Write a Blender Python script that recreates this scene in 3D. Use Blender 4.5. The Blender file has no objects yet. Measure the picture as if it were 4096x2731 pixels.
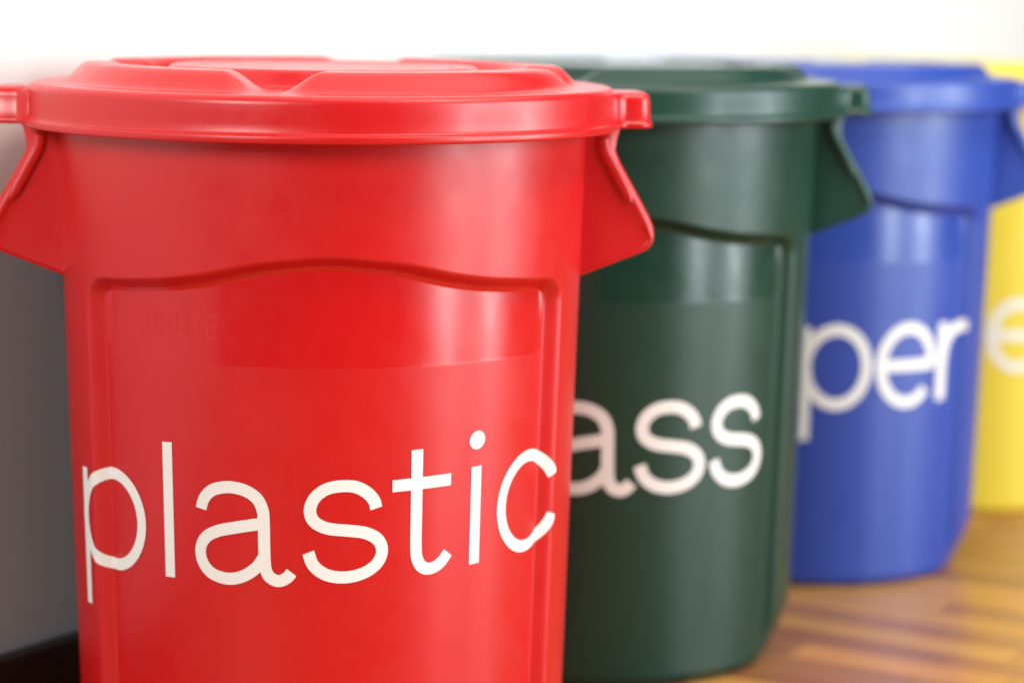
import bpy, math, random
import numpy as np
from mathutils import Matrix, Vector
random.seed(7)
rng = np.random.default_rng(3)
sc = bpy.context.scene
COL = sc.collection
R = math.radians

# ------------------------------------------------------------------ camera
CAM_H, PITCH, ROLL, FPX = 0.7336, 0.1336, 0.0123, 9129.3
cam_d = bpy.data.cameras.new("camera"); cam = bpy.data.objects.new("camera", cam_d); COL.objects.link(cam)
fw = Vector((0, math.cos(PITCH), -math.sin(PITCH))); rt = Vector((1, 0, 0)); up = Vector((0, math.sin(PITCH), math.cos(PITCH)))
c_, s_ = math.cos(ROLL), math.sin(ROLL)
rt2 = rt * c_ + up * s_; up2 = up * c_ - rt * s_
M = Matrix((rt2, up2, -fw)).transposed().to_4x4(); M.translation = (0, 0, CAM_H)
cam.matrix_world = M
cam_d.sensor_width = 36; cam_d.sensor_fit = 'HORIZONTAL'; cam_d.lens = FPX / 4096 * 36
cam_d.clip_start = 0.05; cam_d.clip_end = 100
cam_d.dof.use_dof = True; cam_d.dof.focus_distance = 1.985; cam_d.dof.aperture_fstop = 2.4; cam_d.dof.aperture_blades = 0
sc.camera = cam
sc.render.engine = 'CYCLES'
sc.view_settings.view_transform = 'Standard'; sc.view_settings.look = 'None'
sc.view_settings.exposure = 0.0; sc.view_settings.gamma = 1.0

# ------------------------------------------------------------------ layout
RED, GREEN, BLUE, YELLOW = (-.184, 2.212), (.1049, 2.7293), (.4222, 3.2261), (.7479, 3.7204)
U = Vector((YELLOW[0] - RED[0], YELLOW[1] - RED[1], 0)).normalized()      # along the row and the wall
N = Vector((-U.y, U.x, 0))                                                # towards the wall
WALL_W = 0.318
def wp(a, b, z=0.0):                 # a: metres from the row's line away from the wall, b: along the row
    p = Vector((RED[0], RED[1], 0)) - N * a + U * b
    return Vector((p.x, p.y, z))

# ------------------------------------------------------------------ world and lamps
w = bpy.data.worlds.new("World"); sc.world = w; w.use_nodes = True
bg = w.node_tree.nodes["Background"]; bg.inputs[0].default_value = (1.0, .97, .93, 1); bg.inputs[1].default_value = 0.12

def area(name, loc, target, sx, sy, radiance, col=(1, 1, 1), spread=180):
    d = bpy.data.lights.new(name, 'AREA'); d.shape = 'RECTANGLE'; d.size = sx; d.size_y = sy
    d.energy = radiance * sx * sy * math.pi; d.color = col; d.spread = R(spread)
    o = bpy.data.objects.new(name, d); COL.objects.link(o)
    o.location = loc
    o.rotation_euler = (Vector(target) - Vector(loc)).to_track_quat('-Z', 'Y').to_euler()
    return o
def around(phi, dist):
    return (RED[0] + dist * math.sin(R(phi)), RED[1] - dist * math.cos(R(phi)))
for nm, phi in (("window_light", 62), ("window_light", 86)):
    x, y = around(phi, 4.2)
    area(nm, (x, y, 1.22), (.1, 2.7, 1.22), .55, 2.4, 14.0, (.88, .96, 1.0))
x, y = around(76, 4.9)
area("glazing_light", (x, y, 1.3), (.3, 2.9, 1.1), 4.2, 2.6, 4.5, (.80, .945, 1.0))
area("ceiling_light", (1.35, 1.5, 2.75), (.0, 2.6, .6), 1.1, .5, 15.0, (1.0, .90, .74))
area("front_fill_light", (-2.05, -1.45, 2.30), (-.3, 2.0, .4), 1.5, 1.5, 17.0, (1.0, .98, .95))  # added fill lamp behind the camera, brightens the bin fronts and left letters
area("ceiling_soft_light", (.9, 2.1, 2.85), (.9, 2.1, 0), 3.0, 3.0, 1.7, (1.0, .97, .93))

# ------------------------------------------------------------------ helpers
def link(name, mesh, mat=None, parent=None):
    o = bpy.data.objects.new(name, mesh); COL.objects.link(o)
    if mat is not None:
        if not mesh.materials: mesh.materials.append(None)
        o.material_slots[0].link = 'OBJECT'; o.material_slots[0].material = mat
    if parent is not None: o.parent = parent
    return o
def mesh_np(name, V, F, smooth=True, sharp=None):
    me = bpy.data.meshes.new(name)
    me.from_pydata([tuple(v) for v in V], [], [tuple(int(i) for i in f) for f in F])
    if smooth: me.polygons.foreach_set("use_smooth", [True] * len(me.polygons))
    if sharp: me.set_sharp_from_angle(angle=R(sharp))
    me.update(); return me
def grid_mesh(name, P, wrap=True, cap0=False, cap1=False):
    """P: (rows, cols, 3) array; quads between rows; columns wrap round."""
    nr, nc, _ = P.shape
    V = P.reshape(-1, 3).astype(np.float32)
    i, j = np.meshgrid(np.arange(nr - 1), np.arange(nc if wrap else nc - 1), indexing='ij')
    j2 = (j + 1) % nc
    q = np.stack([i * nc + j, i * nc + j2, (i + 1) * nc + j2, (i + 1) * nc + j], -1).reshape(-1, 4)
    loops = q.reshape(-1); nq = len(q)
    starts = np.arange(nq) * 4; totals = np.full(nq, 4)
    extra = []
    if cap0: extra.append(np.arange(nc)[::-1])
    if cap1: extra.append((nr - 1) * nc + np.arange(nc))
    for e in extra:
        starts = np.append(starts, len(loops)); totals = np.append(totals, len(e)); loops = np.append(loops, e)
    me = bpy.data.meshes.new(name)
    me.vertices.add(len(V)); me.vertices.foreach_set("co", V.ravel())
    me.loops.add(len(loops)); me.loops.foreach_set("vertex_index", loops.astype(np.int32))
    me.polygons.add(len(starts)); me.polygons.foreach_set("loop_start", starts.astype(np.int32))
    me.polygons.foreach_set("loop_total", totals.astype(np.int32))
    me.polygons.foreach_set("use_smooth", np.ones(len(starts), bool))
    me.update(calc_edges=True); me.validate()
    return me
def sstep(a, b, x):
    t = np.clip((x - a) / (b - a), 0, 1); return t * t * (3 - 2 * t)
def catmull(pts, n=14):
    P = [np.array(p, float) for p in pts]; P = [2 * P[0] - P[1]] + P + [2 * P[-1] - P[-2]]
    out = []
    for k in range(1, len(P) - 2):
        for t in np.linspace(0, 1, n, endpoint=False):
            a, b, c, d = P[k - 1], P[k], P[k + 1], P[k + 2]
            out.append(.5 * ((2 * b) + (-a + c) * t + (2 * a - 5 * b + 4 * c - d) * t * t + (-a + 3 * b - 3 * c + d) * t ** 3))
    out.append(P[-2]); return np.array(out)
def resample(P, n):
    P = np.array(P, float); s = np.concatenate([[0], np.cumsum(np.hypot(*np.diff(P, axis=0).T))])
    t = np.linspace(0, s[-1], n); return np.stack([np.interp(t, s, P[:, 0]), np.interp(t, s, P[:, 1])], -1)

# ------------------------------------------------------------------ materials
def nt_of(name):
    m = bpy.data.materials.new(name); m.use_nodes = True
    n = m.node_tree; return m, n, n.nodes["Principled BSDF"], n.nodes, n.links
def plastic(name, col, rough=.355, spec=.5):
    m, n, b, N_, L = nt_of(name)
    tc = N_.new("ShaderNodeTexCoord")
    big = N_.new("ShaderNodeTexNoise"); big.inputs["Scale"].default_value = 7; big.inputs["Detail"].default_value = 4
    L.new(tc.outputs["Object"], big.inputs["Vector"])
    mix = N_.new("ShaderNodeMix"); mix.data_type = 'RGBA'
    mix.inputs["A"].default_value = (*col, 1); mix.inputs["B"].default_value = (*[c * .90 for c in col], 1)
    L.new(big.outputs["Fac"], mix.inputs["Factor"]); L.new(mix.outputs["Result"], b.inputs["Base Color"])
    # gloss: the polished label field is smoother than the grained wall
    at = N_.new("ShaderNodeAttribute"); at.attribute_name = "gloss"
    mr = N_.new("ShaderNodeMapRange"); mr.inputs["To Min"].default_value = rough; mr.inputs["To Max"].default_value = .22
    L.new(at.outputs["Fac"], mr.inputs["Value"])
    n2 = N_.new("ShaderNodeTexNoise"); n2.inputs["Scale"].default_value = 38; n2.inputs["Detail"].default_value = 6
    L.new(tc.outputs["Object"], n2.inputs["Vector"])
    m2 = N_.new("ShaderNodeMapRange"); m2.inputs["From Min"].default_value = .35; m2.inputs["From Max"].default_value = .65
    m2.inputs["To Min"].default_value = -.03; m2.inputs["To Max"].default_value = .04
    L.new(n2.outputs["Fac"], m2.inputs["Value"])
    ad = N_.new("ShaderNodeMath"); ad.operation = 'ADD'
    L.new(mr.outputs["Result"], ad.inputs[0]); L.new(m2.outputs["Result"], ad.inputs[1]); L.new(ad.outputs[0], b.inputs["Roughness"])
    b.inputs["Specular IOR Level"].default_value = spec
    mp = N_.new("ShaderNodeMapping"); mp.inputs["Rotation"].default_value = (.5, .35, .6); mp.inputs["Scale"].default_value = (4, 26, 9)
    L.new(tc.outputs["Object"], mp.inputs["Vector"])
    sn = N_.new("ShaderNodeTexNoise"); sn.inputs["Scale"].default_value = 2.2; sn.inputs["Detail"].default_value = 3; sn.inputs["Distortion"].default_value = 1.4
    L.new(mp.outputs["Vector"], sn.inputs["Vector"])
    s1 = N_.new("ShaderNodeMath"); s1.operation = 'SUBTRACT'; s1.inputs[1].default_value = .5; L.new(sn.outputs["Fac"], s1.inputs[0])
    s2 = N_.new("ShaderNodeMath"); s2.operation = 'ABSOLUTE'; L.new(s1.outputs[0], s2.inputs[0])
    s3 = N_.new("ShaderNodeMapRange"); s3.inputs["From Min"].default_value = 0; s3.inputs["From Max"].default_value = .006; s3.inputs["To Min"].default_value = 1; s3.inputs["To Max"].default_value = 0
    L.new(s2.outputs[0], s3.inputs["Value"])
    wm = N_.new("ShaderNodeMapRange"); wm.inputs["From Min"].default_value = .56; wm.inputs["From Max"].default_value = .66; L.new(big.outputs["Fac"], wm.inputs["Value"])
    s4 = N_.new("ShaderNodeMath"); s4.operation = 'MULTIPLY'; L.new(s3.outputs["Result"], s4.inputs[0]); L.new(wm.outputs["Result"], s4.inputs[1])
    s5 = N_.new("ShaderNodeMath"); s5.operation = 'MULTIPLY'; s5.inputs[1].default_value = .02; L.new(s4.outputs[0], s5.inputs[0])
    sm = N_.new("ShaderNodeMix"); sm.data_type = 'RGBA'; sm.inputs["B"].default_value = (*[min(1, c * .6 + .32) for c in col], 1)
    L.new(s5.outputs[0], sm.inputs["Factor"]); L.new(mix.outputs["Result"], sm.inputs["A"]); L.new(sm.outputs["Result"], b.inputs["Base Color"])
    # fine moulded grain and a few hair scratches
    g = N_.new("ShaderNodeTexNoise"); g.inputs["Scale"].default_value = 900; g.inputs["Detail"].default_value = 2
    L.new(tc.outputs["Object"], g.inputs["Vector"])
    bp = N_.new("ShaderNodeBump"); bp.inputs["Strength"].default_value = .05; bp.inputs["Distance"].default_value = .0006
    L.new(g.outputs["Fac"], bp.inputs["Height"])
    wv = N_.new("ShaderNodeTexNoise"); wv.inputs["Scale"].default_value = 9; wv.inputs["Detail"].default_value = 1
    L.new(tc.outputs["Object"], wv.inputs["Vector"])
    b2 = N_.new("ShaderNodeBump"); b2.inputs["Strength"].default_value = .12; b2.inputs["Distance"].default_value = .006
    L.new(wv.outputs["Fac"], b2.inputs["Height"]); L.new(bp.outputs["Normal"], b2.inputs["Normal"])
    L.new(b2.outputs["Normal"], b.inputs["Normal"])
    return m
MAT = {
    'red': plastic('red_plastic', (.59, .005, .007), spec=.56),
    'green': plastic('dark_green_plastic', (.007, .043, .028), spec=.44),
    'blue': plastic('blue_plastic', (.024, .064, .36)),
    'yellow': plastic('yellow_plastic', (.84, .65, .06)),
}
def simple(name, col, rough, noise=0.0, scale=4.0, spec=.5, bump=0.0, bscale=200):
    m, n, b, N_, L = nt_of(name)
    b.inputs["Roughness"].default_value = rough; b.inputs["Specular IOR Level"].default_value = spec
    tc = N_.new("ShaderNodeTexCoord"); tx = N_.new("ShaderNodeTexNoise"); tx.inputs["Scale"].default_value = scale; tx.inputs["Detail"].default_value = 5
    L.new(tc.outputs["Object"], tx.inputs["Vector"])
    mix = N_.new("ShaderNodeMix"); mix.data_type = 'RGBA'
    mix.inputs["A"].default_value = (*col, 1); mix.inputs["B"].default_value = (*[c * (1 - noise) for c in col], 1)
    L.new(tx.outputs["Fac"], mix.inputs["Factor"]); L.new(mix.outputs["Result"], b.inputs["Base Color"])
    if bump:
        g = N_.new("ShaderNodeTexNoise"); g.inputs["Scale"].default_value = bscale; g.inputs["Detail"].default_value = 3
        L.new(tc.outputs["Object"], g.inputs["Vector"])
        bp = N_.new("ShaderNodeBump"); bp.inputs["Strength"].default_value = bump; bp.inputs["Distance"].default_value = .001
        L.new(g.outputs["Fac"], bp.inputs["Height"]); L.new(bp.outputs["Normal"], b.inputs["Normal"])
    return m
MAT['vinyl'] = simple('white_vinyl', (.84, .82, .785), .45, .05, 6)
MAT['wall'] = simple('white_wall_paint', (.84, .83, .81), .7, .04, 2.5, bump=.15)
MAT['base'] = simple('dark_baseboard', (.018, .012, .010), .35, .3, 12)
def wood(name, per_object):
    m, n, b, N_, L = nt_of(name)
    if per_object:
        src = N_.new("ShaderNodeObjectInfo"); colour = src.outputs["Color"]
    else:
        src = N_.new("ShaderNodeAttribute"); src.attribute_name = "plank_colour"; colour = src.outputs["Color"]
    geo = N_.new("ShaderNodeNewGeometry"); mp = N_.new("ShaderNodeMapping"); mp.vector_type = 'TEXTURE'
    mp.inputs["Rotation"].default_value = (0, 0, math.atan2(-N.y, -N.x)); mp.inputs["Scale"].default_value = (1.0, .06, .06)
    L.new(geo.outputs["Position"], mp.inputs["Vector"])
    tx = N_.new("ShaderNodeTexNoise"); tx.inputs["Scale"].default_value = 3.2; tx.inputs["Detail"].default_value = 7; tx.inputs["Distortion"].default_value = .6
    L.new(mp.outputs["Vector"], tx.inputs["Vector"])
    ra = N_.new("ShaderNodeMapRange"); ra.inputs["From Min"].default_value = .3; ra.inputs["From Max"].default_value = .75
    ra.inputs["To Min"].default_value = 0; ra.inputs["To Max"].default_value = 1
    L.new(tx.outputs["Fac"], ra.inputs["Value"])
    mix = N_.new("ShaderNodeMix"); mix.data_type = 'RGBA'; mix.blend_type = 'MULTIPLY'
    mix.inputs["B"].default_value = (.62, .52, .42, 1)
    L.new(ra.outputs["Result"], mix.inputs["Factor"]); L.new(colour, mix.inputs["A"]); L.new(mix.outputs["Result"], b.inputs["Base Color"])
    b.inputs["Roughness"].default_value = .30
    b.inputs["Coat Weight"].default_value = .0; b.inputs["Specular IOR Level"].default_value = .35; b.inputs["Coat Roughness"].default_value = .12
    bp = N_.new("ShaderNodeBump"); bp.inputs["Strength"].default_value = .08; bp.inputs["Distance"].default_value = .001
    L.new(tx.outputs["Fac"], bp.inputs["Height"]); L.new(bp.outputs["Normal"], b.inputs["Normal"])
    return m
MAT['wood'] = wood('parquet_wood', True); MAT['wood_far'] = wood('parquet_wood_far', False)
MAT['subfloor'] = simple('subfloor', (.06, .035, .02), .7)

# ------------------------------------------------------------------ setting: wall, baseboard, floor
def box_mesh(name, x0, x1, y0, y1, z0, z1):
    V = [(x, y, z) for z in (z0, z1) for y in (y0, y1) for x in (x0, x1)]
    F = [(0, 2, 3, 1), (4, 5, 7, 6), (0, 1, 5, 4), (2, 6, 7, 3), (0, 4, 6, 2), (1, 3, 7, 5)]
    return mesh_np(name, V, F, smooth=False)
ROT = math.atan2(U.y, U.x)           # local x along the wall, local y towards the wall
def place(o, a, b, z=0):
    o.location = wp(a, b, z); o.rotation_euler = (0, 0, ROT); return o
wall = link('wall', box_mesh('wall', -2.0, 9.0, 0, .12, 0, 2.9), MAT['wall']); place(wall, -WALL_W, 0)
wall['kind'] = 'structure'
wall['label'] = 'white painted wall running behind the row of bins'; wall['category'] = 'wall'
shade_panel = link('wall_shade_panel', box_mesh('wall_shade_panel', -1.99, 8.99, -.004, .01, .05, .556), simple('grey_wall_shade', (.38, .55, .61), .6, .06, 3, bump=.15), wall)  # added panel: grey paints the bin's shade on the wall, tint offsets red bounce
# baseboard with an eased top edge
prof = [(0, 0), (-.014, 0), (-.014, .086), (-.0125, .091), (-.009, .0945), (-.004, .096), (0, .096)]
V = [(x, y, z) for x in (-1.98, 8.98) for y, z in prof]; n_ = len(prof)
F = [(i, i + 1, n_ + i + 1, n_ + i) for i in range(n_ - 1)] + [tuple(range(n_))[::-1], tuple(range(n_, 2 * n_))]
bb = link('baseboard', mesh_np('baseboard', V, F, True, 40), MAT['base']); place(bb, -WALL_W, 0)
bb.location += -N * .0046; bb.location.z = .0045
bb['label'] = 'dark brown baseboard along the foot of the white wall'; bb['category'] = 'baseboard'

floor = link('floor', box_mesh('floor', -2.2, 9.0, -4.2, .34, -.05, -.0125), MAT['subfloor']); place(floor, 0, 0)
floor['kind'] = 'structure'; floor['label'] = 'glossy strip parquet floor in tan and brown wood'
PW, GAP = .060, .0007
TONES = [(.60, .30, .085), (.54, .26, .072), (.64, .335, .10), (.43, .185, .07), (.37, .155, .065), (.49, .225, .07), (.58, .265, .075), (.40, .165, .065)]
def plank_box(L):
    e = .0009
    x0, x1, y0, y1 = 0, L - GAP, 0, PW - GAP
    V = [(x0, y0, -.012), (x1, y0, -.012), (x1, y1, -.012), (x0, y1, -.012), (x0, y0, -e), (x1, y0, -e), (x1, y1, -e), (x0, y1, -e),
         (x0 + e, y0 + e, 0), (x1 - e, y0 + e, 0), (x1 - e, y1 - e, 0), (x0 + e, y1 - e, 0)]
    F = [(0, 1, 5, 4), (1, 2, 6, 5), (2, 3, 7, 6), (3, 0, 4, 7), (4, 5, 9, 8), (5, 6, 10, 9), (6, 7, 11, 10), (7, 4, 8, 11), (8, 9, 10, 11)]
    return V, F
LENS = (.26, .34, .42)
pm = {}
for L in LENS:
    V, F = plank_box(L); pm[L] = mesh_np('plank', V, F, smooth=False)
FV, FF, FC = [], [], []
# plank local x runs away from the wall (-N), local y along -U ... built in floor space: a = away from wall, b = along row
b_i0, b_i1 = int(-1.6 / PW), int(6.5 / PW)
prot = math.atan2(-N.y, -N.x)        # plank x axis = away from the wall, so its y axis = +U
for k in range(b_i0, b_i1):
    b0 = k * PW
    a = -WALL_W + .001 - random.choice((0, .09, .17, .23))
    while a < 3.9:
        L = random.choice(LENS); tone = random.choice(TONES); dz = random.uniform(-.00015, .00015)
        jit = random.uniform(1.05, 1.35); tone = tuple(min(1, t * jit) for t in tone)
        near = (.15 < b0 < 2.6) and (-.2 < a < 1.05) and (a + L > .0)
        if near:
            o = bpy.data.objects.new('plank', pm[L]); COL.objects.link(o)
            if not pm[L].materials: pm[L].materials.append(MAT['wood'])
            o.parent = floor
            o.matrix_parent_inverse = Matrix.Identity(4)
            # floor local frame: x = along row, y = towards wall
            o.location = (b0, -a, dz); o.rotation_euler = (0, 0, -math.pi / 2)
            o.color = (*tone, 1)
        else:
            V, F = plank_box(L); s0 = len(FV)
            FV += [(b0 + y, -a - x, z + dz) for x, y, z in V]
            FF += [tuple(s0 + i for i in f) for f in F]; FC += [tone] * len(F)
        a += L
me = mesh_np('far_planks', FV, FF, smooth=False)
at = me.attributes.new('plank_colour', 'FLOAT_COLOR', 'FACE')
at.data.foreach_set('color', np.array([(*c, 1) for c in FC], np.float32).ravel())
fp = link('planks', me, MAT['wood_far'], floor); fp['kind'] = 'stuff'

# ------------------------------------------------------------------ bin body
ZT = .6408
PT_T = np.array([0, 3, 15, 26, 35, 51, 70, 90.]); PT_Z = np.array([.5315, .5312, .5255, .5145, .5085, .5030, .5030, .5030])
_tt = np.linspace(0, 90, 361); _zz = np.interp(_tt, PT_T, PT_Z)
_k = np.hanning(41); _k /= _k.sum(); _zz = np.convolve(np.concatenate([_zz[40:0:-1], _zz, np.full(40, _zz[-1])]), _k, 'same')[40:-40]
DEPTH = .0128
GZ = .4405                            # lower edge of the polished label field
def bin_r(theta, z):
    """radius of the moulded wall at angle theta (rad, 0 = front) and height z; also the polish mask"""
    td = np.abs((np.degrees(theta) + 180) % 360 - 180); back = td > 90; td = np.where(back, 180 - td, td)
    r = .235 + .0177 * z / ZT
    ztop = np.interp(td, _tt, _zz)
    a = (td - 58.6) / 3.4; b = (z - ztop) / .0100; k = 1.6
    t = np.sqrt(np.maximum(a + k, 0) ** 2 + np.maximum(b + k, 0) ** 2) - k
    t = np.clip(t, 0, 1)
    f = 1 - .5 * np.sin(np.pi / 2 * t) - .5 * sstep(0, 1, t)
    r = r - DEPTH * f
    inner = (t <= 0.02)
    g = inner * sstep(GZ - .0007, GZ + .0007, z) * (td < 58)
    edge = np.clip((58.0 - td) / 1.2, 0, 1) * np.clip((ztop - z) / .004, 0, 1)
    r = r - sstep(GZ - .0016, GZ + .0016, z) * np.minimum(edge, 1) * (.0001 + .034 * np.maximum(z - GZ, 0)) * (f > .95)
    # foot: small radius under the panels, long slope under the columns
    pan = .2080 + .0160 * np.sqrt(np.clip(1 - (1 - np.clip(z / .022, 0, 1)) ** 2, 0, 1))
    colr = .2075 + .0300 * np.sin(np.pi / 2 * np.clip(z / .085, 0, 1)) + .05 * np.clip((z - .075) / .05, 0, 1) ** 2
    foot = np.where(z < .022, np.minimum(r, pan), r)
    r = f * foot + (1 - f) * np.minimum(r, colr)
    return r, g
def build_body():
    band = np.linspace(57, 65, 44)
    th = np.radians(np.unique(np.round(np.concatenate([np.linspace(-180, 180, 720, endpoint=False), band, -band, 180 - band, band - 180]), 3)))
    zs = np.unique(np.round(np.concatenate([np.linspace(0, .022, 14), np.linspace(.022, .09, 22), np.linspace(.09, .43, 60), np.linspace(.43, .45, 26),
                                   np.linspace(.45, .495, 20), np.linspace(.495, .545, 76), np.linspace(.545, .66, 22)]), 5))
    T, Z = np.meshgrid(th, zs)
    r, g = bin_r(T, Z)
    P = np.stack([r * np.sin(T), -r * np.cos(T), Z], -1)
    me = grid_mesh('body', P, cap0=True)
    a = me.attributes.new('gloss', 'FLOAT', 'POINT'); a.data.foreach_set('value', g.ravel().astype(np.float32))
    return me
BODY = build_body()

# ------------------------------------------------------------------ lid
GAPS = [-13 + 90 * k for k in range(4)]
def lid_h(r, td):
    z = .6795 + .0022 * (1 - sstep(.05, .27, r))
    d = np.full_like(td, 999.0)
    for g in GAPS: d = np.minimum(d, np.abs((td - g + 180) % 360 - 180))
    arc = np.radians(d) * r
    end = sstep(.007, .046, arc)
    radial = sstep(.2495, .2235, r) * sstep(.176, .200, r)
    z = z + .0180 * radial * end
    z = z + .0155 * sstep(.158, .144, r)
    z = z - .0020 * sstep(.132, .122, r)
    return z
def build_lid():
    nt = 720
    th = np.linspace(-np.pi, np.pi, nt, endpoint=False)
    rs = np.concatenate([np.linspace(.001, .11, 8), np.linspace(.116, .162, 24), np.linspace(.166, .222, 24), np.linspace(.225, .268, 26)])
    rows = []
    for r in rs:
        rr = np.full(nt, r); rows.append(np.stack([r * np.sin(th), -r * np.cos(th), lid_h(rr, np.degrees(th))], -1))
    def ring(r, z): rows.append(np.stack([r * np.sin(th), -r * np.cos(th), np.full(nt, z)], -1))
    for q in np.linspace(0, math.pi / 2, 9): ring(.2715 + .0080 * math.sin(q), .6715 + .0080 * math.cos(q))
    for r, z in [(.2797, .664), (.2798, .656), (.2800, .6490), (.2806, .6475), (.2818, .6465), (.2830, .6460), (.2837, .6454), (.2840, .6445), (.2840, .6420),
                 (.2838, .6402), (.2832, .6394), (.2820, .6390), (.2800, .6392), (.2785, .6410), (.2775, .6480), (.262, .6500), (.255, .6500)]: ring(r, z)
    P = np.array(rows)[::-1]
    me = grid_mesh('lid', P, cap1=True)
    a = me.attributes.new('gloss', 'FLOAT', 'POINT'); a.data.foreach_set('value', np.where(np.array([v.co.z for v in me.vertices]) > .6785, .55, .12).astype(np.float32))
    return me
LID = build_lid()
def build_tab():
    """locking tab at the lid's rim: plan outline swept over a rounded section"""
    half = [(.262, -.050), (.2758, -.0485), (.2795, -.0455), (.2822, -.0425), (.2843, -.0405), (.2870, -.0390), (.2900, -.0382), (.3020, -.0368), (.3075, -.0352), (.3115, -.0318), (.3140, -.0272), (.3150, -.020), (.3155, -.008)]
    half = catmull(half, 5); out = np.concatenate([half, (half * [1, -1])[::-1]])
    cen = np.array([.262, 0])
    sec = [(.6408, -.0012), (.6402, .0012), (.6412, .0022), (.6440, .0022), (.6455, .0014), (.6470, .0), (.6655, -.0006), (.6690, -.0012), (.6718, -.0028), (.6736, -.0052), (.6743, -.0085), (.6744, -.013)]
    rows = []
    # outward normals of the outline
    t = np.gradient(out, axis=0); nn = np.stack([-t[:, 1], t[:, 0]], -1); nn /= np.linalg.norm(nn, axis=1)[:, None]
    if (nn[len(nn) // 2] @ np.array([1, 0])) < 0: nn = -nn
    for z, o in sec:
        q = out + nn * o; q[:, 0] = np.maximum(q[:, 0], .258)
        rows.append(np.concatenate([q, np.full((len(q), 1), z)], 1))
    me = grid_mesh('lock_tab', np.array(rows), wrap=True, cap0=True, cap1=True)
    a = me.attributes.new('gloss', 'FLOAT', 'POINT'); a.data.foreach_set('value', np.full(len(me.vertices), .6, np.float32))
    return me
TAB = build_tab()

# ------------------------------------------------------------------ handles
def build_handle():
    outer = resample(catmull([(.284, .6475), (.2795, .630), (.2815, .617), (.299, .585), (.3135, .5585), (.3180, .545), (.3160, .5325), (.3070, .5255), (.280, .5150), (.246, .5020)], 12), 60)
    inner = resample(catmull([(.259, .6475), (.2625, .630), (.2705, .613), (.288, .582), (.3055, .552), (.3135, .542), (.3125, .5345), (.3055, .5285), (.280, .5180), (.246, .5050)], 12), 60)
    mid = .5 * (outer + inner)
    def loop(curve, y):
        # close through the inside of the wall
        pts = np.concatenate([[(.236, curve[0][1])], curve, [(.236, curve[-1][1])]])
        return np.stack([pts[:, 0], np.full(len(pts), y), pts[:, 1]], -1)
    core = loop(inner, 0); 
    rows = []
    web = inner - [.0016, 0]
    rows.append(loop(web - [.0022, 0], -.0405)); rows.append(loop(web, -.0408)); rows.append(loop(inner, -.0420)); rows.append(loop(inner * .75 + outer * .25, -.0434)); rows.append(loop(mid, -.0432))
    rows.append(loop(inner * .2 + outer * .8, -.0418)); rows.append(loop(outer, -.0385))
    rows += [r * [1, -1, 1] for r in rows[::-1]]
    me = grid_mesh('handle', np.array(rows)[::-1], cap0=True, cap1=True); me.set_sharp_from_angle(angle=R(42)); return me
HANDLE = build_handle()
def build_rib():
    """short stiffening rib on the handle's edge"""
    path = resample(catmull([(.2660, .634), (.2685, .622), (.278, .604), (.2945, .574)], 10), 30)
    t = np.gradient(path, axis=0); nn = np.stack([-t[:, 1], t[:, 0]], -1); nn /= np.linalg.norm(nn, axis=1)[:, None]
    rows = []
    wd = .0052 * np.sqrt(np.clip(1 - np.linspace(-.2, 1, 30).clip(0, 1) ** 8, 0.02, 1))
    for off, y in ((-1, -.038), (-1, -.0440), (-.7, -.0452), (0, -.0456), (.7, -.0452), (1, -.0440), (1, -.038)):
        q = path + nn * (wd * off)[:, None]; rows.append(np.stack([q[:, 0], np.full(30, y), q[:, 1]], -1))
    P = np.array(rows); return grid_mesh('rib', P, wrap=False)
RIB = build_rib()

# ------------------------------------------------------------------ lettering (vinyl strokes that follow the moulded wall)
def arc(cx, cy, rx, ry, a0, a1, n=40):
    t = np.radians(np.linspace(a0, a1, n)); return np.stack([cx + rx * np.cos(t), cy + ry * np.sin(t)], -1)
SW = .117                             # stroke width in letter units
H2 = SW / 2
def gl_a():
    top = catmull([(.072, .722), (.095, .80), (.15, .875), (.24, .925), (.38, .944), (.53, .915), (.645, .84), (.700, .73), (.711, .60), (.713, .40), (.717, .25), (.727, .15), (.765, .078), (.845, .040), (.925, .066), (.975, .122)])
    bowl = catmull([(.712, .598), (.58, .580), (.42, .552), (.25, .515), (.125, .450), (.062, .345), (.076, .215), (.17, .102), (.34, .053), (.50, .082), (.635, .170), (.712, .275)])
    return [top, bowl], .80
def gl_s():
    return [catmull([(.690, .705), (.665, .785), (.600, .862), (.50, .922), (.38, .942), (.225, .922), (.11, .842), (.062, .722), (.100, .612), (.225, .540), (.42, .508), (.585, .475), (.705, .402), (.750, .292), (.705, .172), (.575, .086), (.39, .055), (.215, .090), (.095, .185), (.045, .312)])], .81
def gl_t():
    stem = np.concatenate([[(.246, 1.235), (.246, .9)], catmull([(.246, .60), (.247, .30), (.262, .17), (.315, .083), (.405, .055), (.51, .093), (.595, .185)])])
    return [stem, np.array([(0, .905), (.61, .905)])], .64
def gl_i():
    return [np.array([(H2, .02), (H2, .985)]), ('dot', H2, 1.245, .090)], SW
def gl_l():
    return [np.array([(H2, .02), (H2, 1.345)])], SW
def gl_p():
    bowl = arc(.475, .50, .475 - H2, .515 - H2, -180, 180, 90)
    return [np.array([(H2, .985), (H2, -.40)]), bowl], .95
def gl_g():
    bowl = arc(.475, .50, .475 - H2, .515 - H2, 0, 360, 90)
    stem = np.concatenate([[(.95 - H2, .985), (.95 - H2, .6)], catmull([(.95 - H2, .3), (.95 - H2, -.10), (.84, -.28), (.62, -.35), (.35, -.33), (.14, -.20)])])
    return [bowl, stem], .95
def gl_c():
    return [arc(.46, .50, .46 - H2, .515 - H2, 27, 335, 70)], .85
def gl_e():
    a = arc(.46, .50, .46 - H2, .515 - H2, 0, 318, 80); a = np.concatenate([[(.92 - H2, .49)], a]) if False else a
    return [a, np.array([(H2 * .8, .50), (.92 - .2 * H2, .50)])], .92
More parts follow.
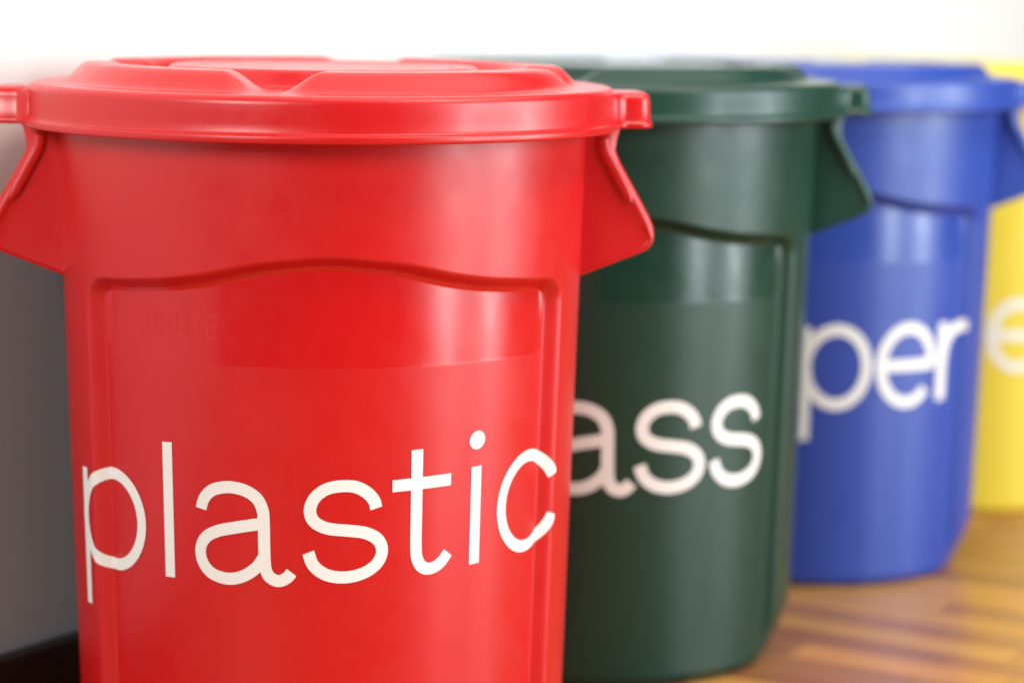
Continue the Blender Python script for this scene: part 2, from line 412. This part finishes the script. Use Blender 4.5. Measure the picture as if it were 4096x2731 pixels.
def gl_r():
    return [np.array([(H2, .02), (H2, .985)]), catmull([(H2, .50), (.09, .70), (.17, .83), (.29, .90), (.43, .925)])], .48
GLYPH = dict(a=gl_a, s=gl_s, t=gl_t, i=gl_i, l=gl_l, p=gl_p, g=gl_g, c=gl_c, e=gl_e, r=gl_r)
def ribbon(path, wdt, step=.02):
    path = np.array(path, float)
    L = np.hypot(*np.diff(path, axis=0).T).sum(); P = resample(path, max(8, int(L / step)))
    t = np.gradient(P, axis=0)
    if np.hypot(*(P[0] - P[-1])) < 1e-6:
        t[0] = t[-1] = P[1] - P[-2]
    nn = np.stack([-t[:, 1], t[:, 0]], -1); nn /= np.linalg.norm(nn, axis=1)[:, None]
    off = np.linspace(-.5, .5, 5)
    return P[None] + nn[None] * (off * wdt)[:, None, None]          # (5, n, 2)
_th = np.linspace(-2.2, 2.2, 4401); _rr, _ = bin_r(_th, np.full_like(_th, .30))
_xy = np.stack([_rr * np.sin(_th), -_rr * np.cos(_th)], -1)
_arc = np.concatenate([[0], np.cumsum(np.hypot(*np.diff(_xy, axis=0).T))]); _arc -= np.interp(0, _th, _arc)
def on_wall(u, v, lift):              # u is measured along the moulded surface, as film is laid on it
    th = np.interp(u, _arc, _th); r, _ = bin_r(th, v); r = r + lift
    return np.stack([r * np.sin(th), -r * np.cos(th), v], -1)
def letter_mesh(ch, u0, base, S, tilt, sw=SW, uscale=1.0):
    parts, _ = GLYPH[ch]()
    V, F = [], []
    for k, prt in enumerate(parts):
        if isinstance(prt, tuple):
            _, cx, cy, rad = prt
            rr = np.linspace(.02, 1, 6) * rad; tt = np.linspace(0, 2 * np.pi, 40)
            G = np.stack([cx + rr[:, None] * np.cos(tt), cy + rr[:, None] * np.sin(tt)], -1)
        else: G = ribbon(prt, sw)
        u = u0 + G[..., 0] * S * uscale; v = base + tilt * u + (G[..., 1] - .02) * S
        W3 = on_wall(u, v, .0005 + .00022 * k)
        nr, nc = W3.shape[:2]; s0 = len(V); V += [tuple(p) for p in W3.reshape(-1, 3)]
        F += [(s0 + i * nc + j, s0 + i * nc + j + 1, s0 + (i + 1) * nc + j + 1, s0 + (i + 1) * nc + j) for i in range(nr - 1) for j in range(nc - 1)]
    return mesh_np('letter', V, F)
# raised maker's mark in the polished field
def emboss_mesh(strokes, wdt, lift):
    V, F = [], []
    for path in strokes:
        G = ribbon(path, wdt, .0015)
        n = G.shape[1]
        rows = [on_wall(G[0, :, 0], G[0, :, 1], 0)] + [on_wall(G[k, :, 0], G[k, :, 1], lift) for k in range(5)] + [on_wall(G[4, :, 0], G[4, :, 1], 0)]
        W3 = np.array(rows); nr, nc = W3.shape[:2]; s0 = len(V); V += [tuple(p) for p in W3.reshape(-1, 3)]
        F += [(s0 + i * nc + j, s0 + i * nc + j + 1, s0 + (i + 1) * nc + j + 1, s0 + (i + 1) * nc + j) for i in range(nr - 1) for j in range(nc - 1)]
    return mesh_np('raised_mark', V, F, True, 50)
def mark_strokes():
    h = .0195; z0 = .4645; w_ = .0115; g = .0052; u = -.176
    S = []
    def P(*pts): S.append(np.array([(u + x * w_, z0 + y * h) for x, y in pts]))
    P((0, 0), (0, 1)); P((0, 1), (.6, 1), (.9, .88), (.9, .64), (.6, .53), (0, .53)); P((.6, .53), (1, .38), (1, .12), (.65, 0), (0, 0)); u += w_ + g
    P((0, 0), (0, 1)); P((0, 1), (.65, 1), (.95, .85), (.95, .62), (.65, .48), (0, .48)); P((.5, .48), (1, 0)); u += w_ + g
    P((0, 1), (0, .25), (.2, .03), (.5, 0), (.8, .03), (1, .25), (1, 1)); u += w_ + g
    P((0, 1), (1, 1)); P((.5, 1), (.5, 0)); u += w_ + g
    P((0, 0), (0, 1)); P((0, 1), (1, 1)); P((0, .52), (.85, .52)); P((0, 0), (1, 0))
    return S
MARK = emboss_mesh(mark_strokes(), .0036, .00024)
# ------------------------------------------------------------------ the bins
def make_bin(colour, loc, phi, label, letters, base, S, tilt, sw=SW, lid_tilt=0.0, lid_turn=0.0):
    root = bpy.data.objects.new('recycling_bin', None); COL.objects.link(root)
    root.empty_display_size = .1
    root.location = (loc[0], loc[1], .0008); root.rotation_euler = (0, 0, R(phi))
    root['label'] = label; root['category'] = 'recycling bin'; root['group'] = 'recycling bins in a row along the wall'
    m = MAT[colour]
    body = link('body', BODY, m, root)
    link('raised_lettering', MARK, m, body)
    lid = link('lid', LID, m, root)
    # each lid is pressed home a little differently: tipped about its front edge
    lid.rotation_euler = (R(lid_tilt), 0, R(lid_turn)); lid.location = (0, 0, .27 * math.sin(R(lid_tilt)) - .655 * (1 - math.cos(R(lid_tilt)))); lid.location.y = .655 * math.sin(R(lid_tilt))
    for a in (0, math.pi):
        t = link('lock_tab', TAB, m, lid); t.rotation_euler = (0, 0, a)
        h = link('handle', HANDLE, m, root); h.rotation_euler = (0, 0, a)
        r1 = link('rib', RIB, m, h)
        if a: r1.scale = (1, -1, 1)
    for ch, u0, us in letters:
        link('letter', letter_mesh(ch, u0, base, S, tilt, sw, us), MAT['vinyl'], root)
    return root
def facing(p, rel): return math.degrees(math.atan2(-p[0], p[1])) + rel
make_bin('red', RED, facing(RED, 1.2), 'red plastic recycling bin with plastic written on its front in white letters',
         [('p', -.2790, 1.08), ('l', -.1592, 1), ('a', -.1248, 1), ('s', -.0227, 1), ('t', .0565, 1), ('i', .1365, 1.05), ('c', .1700, 1.07)], .2487, .0938, .0363, SW, 1.15)
make_bin('green', GREEN, facing(GREEN, 2.5), 'dark green plastic recycling bin standing between the red and blue bins',
         [('g', -.215, 1), ('l', -.100, 1), ('a', -.072, 1), ('s', .0335, 1), ('s', .1265, 1.0)], .2285, .1035, .004, .136, .8, -.6)
make_bin('blue', BLUE, facing(BLUE, 2.5), 'blue plastic recycling bin standing between the dark green and yellow bins',
         [('p', -.258, 1), ('a', -.140, 1), ('p', -.0185, .9), ('e', .0838, .95), ('r', .1880, 1.25)], .2480, .1100, .004, .136, .6, .7)
make_bin('yellow', YELLOW, facing(YELLOW, 0), 'yellow plastic recycling bin at the far end of the row, behind the blue bin',
         [('e', .0300, 1)], .2300, .1090, .0, .136, .5, -.4)
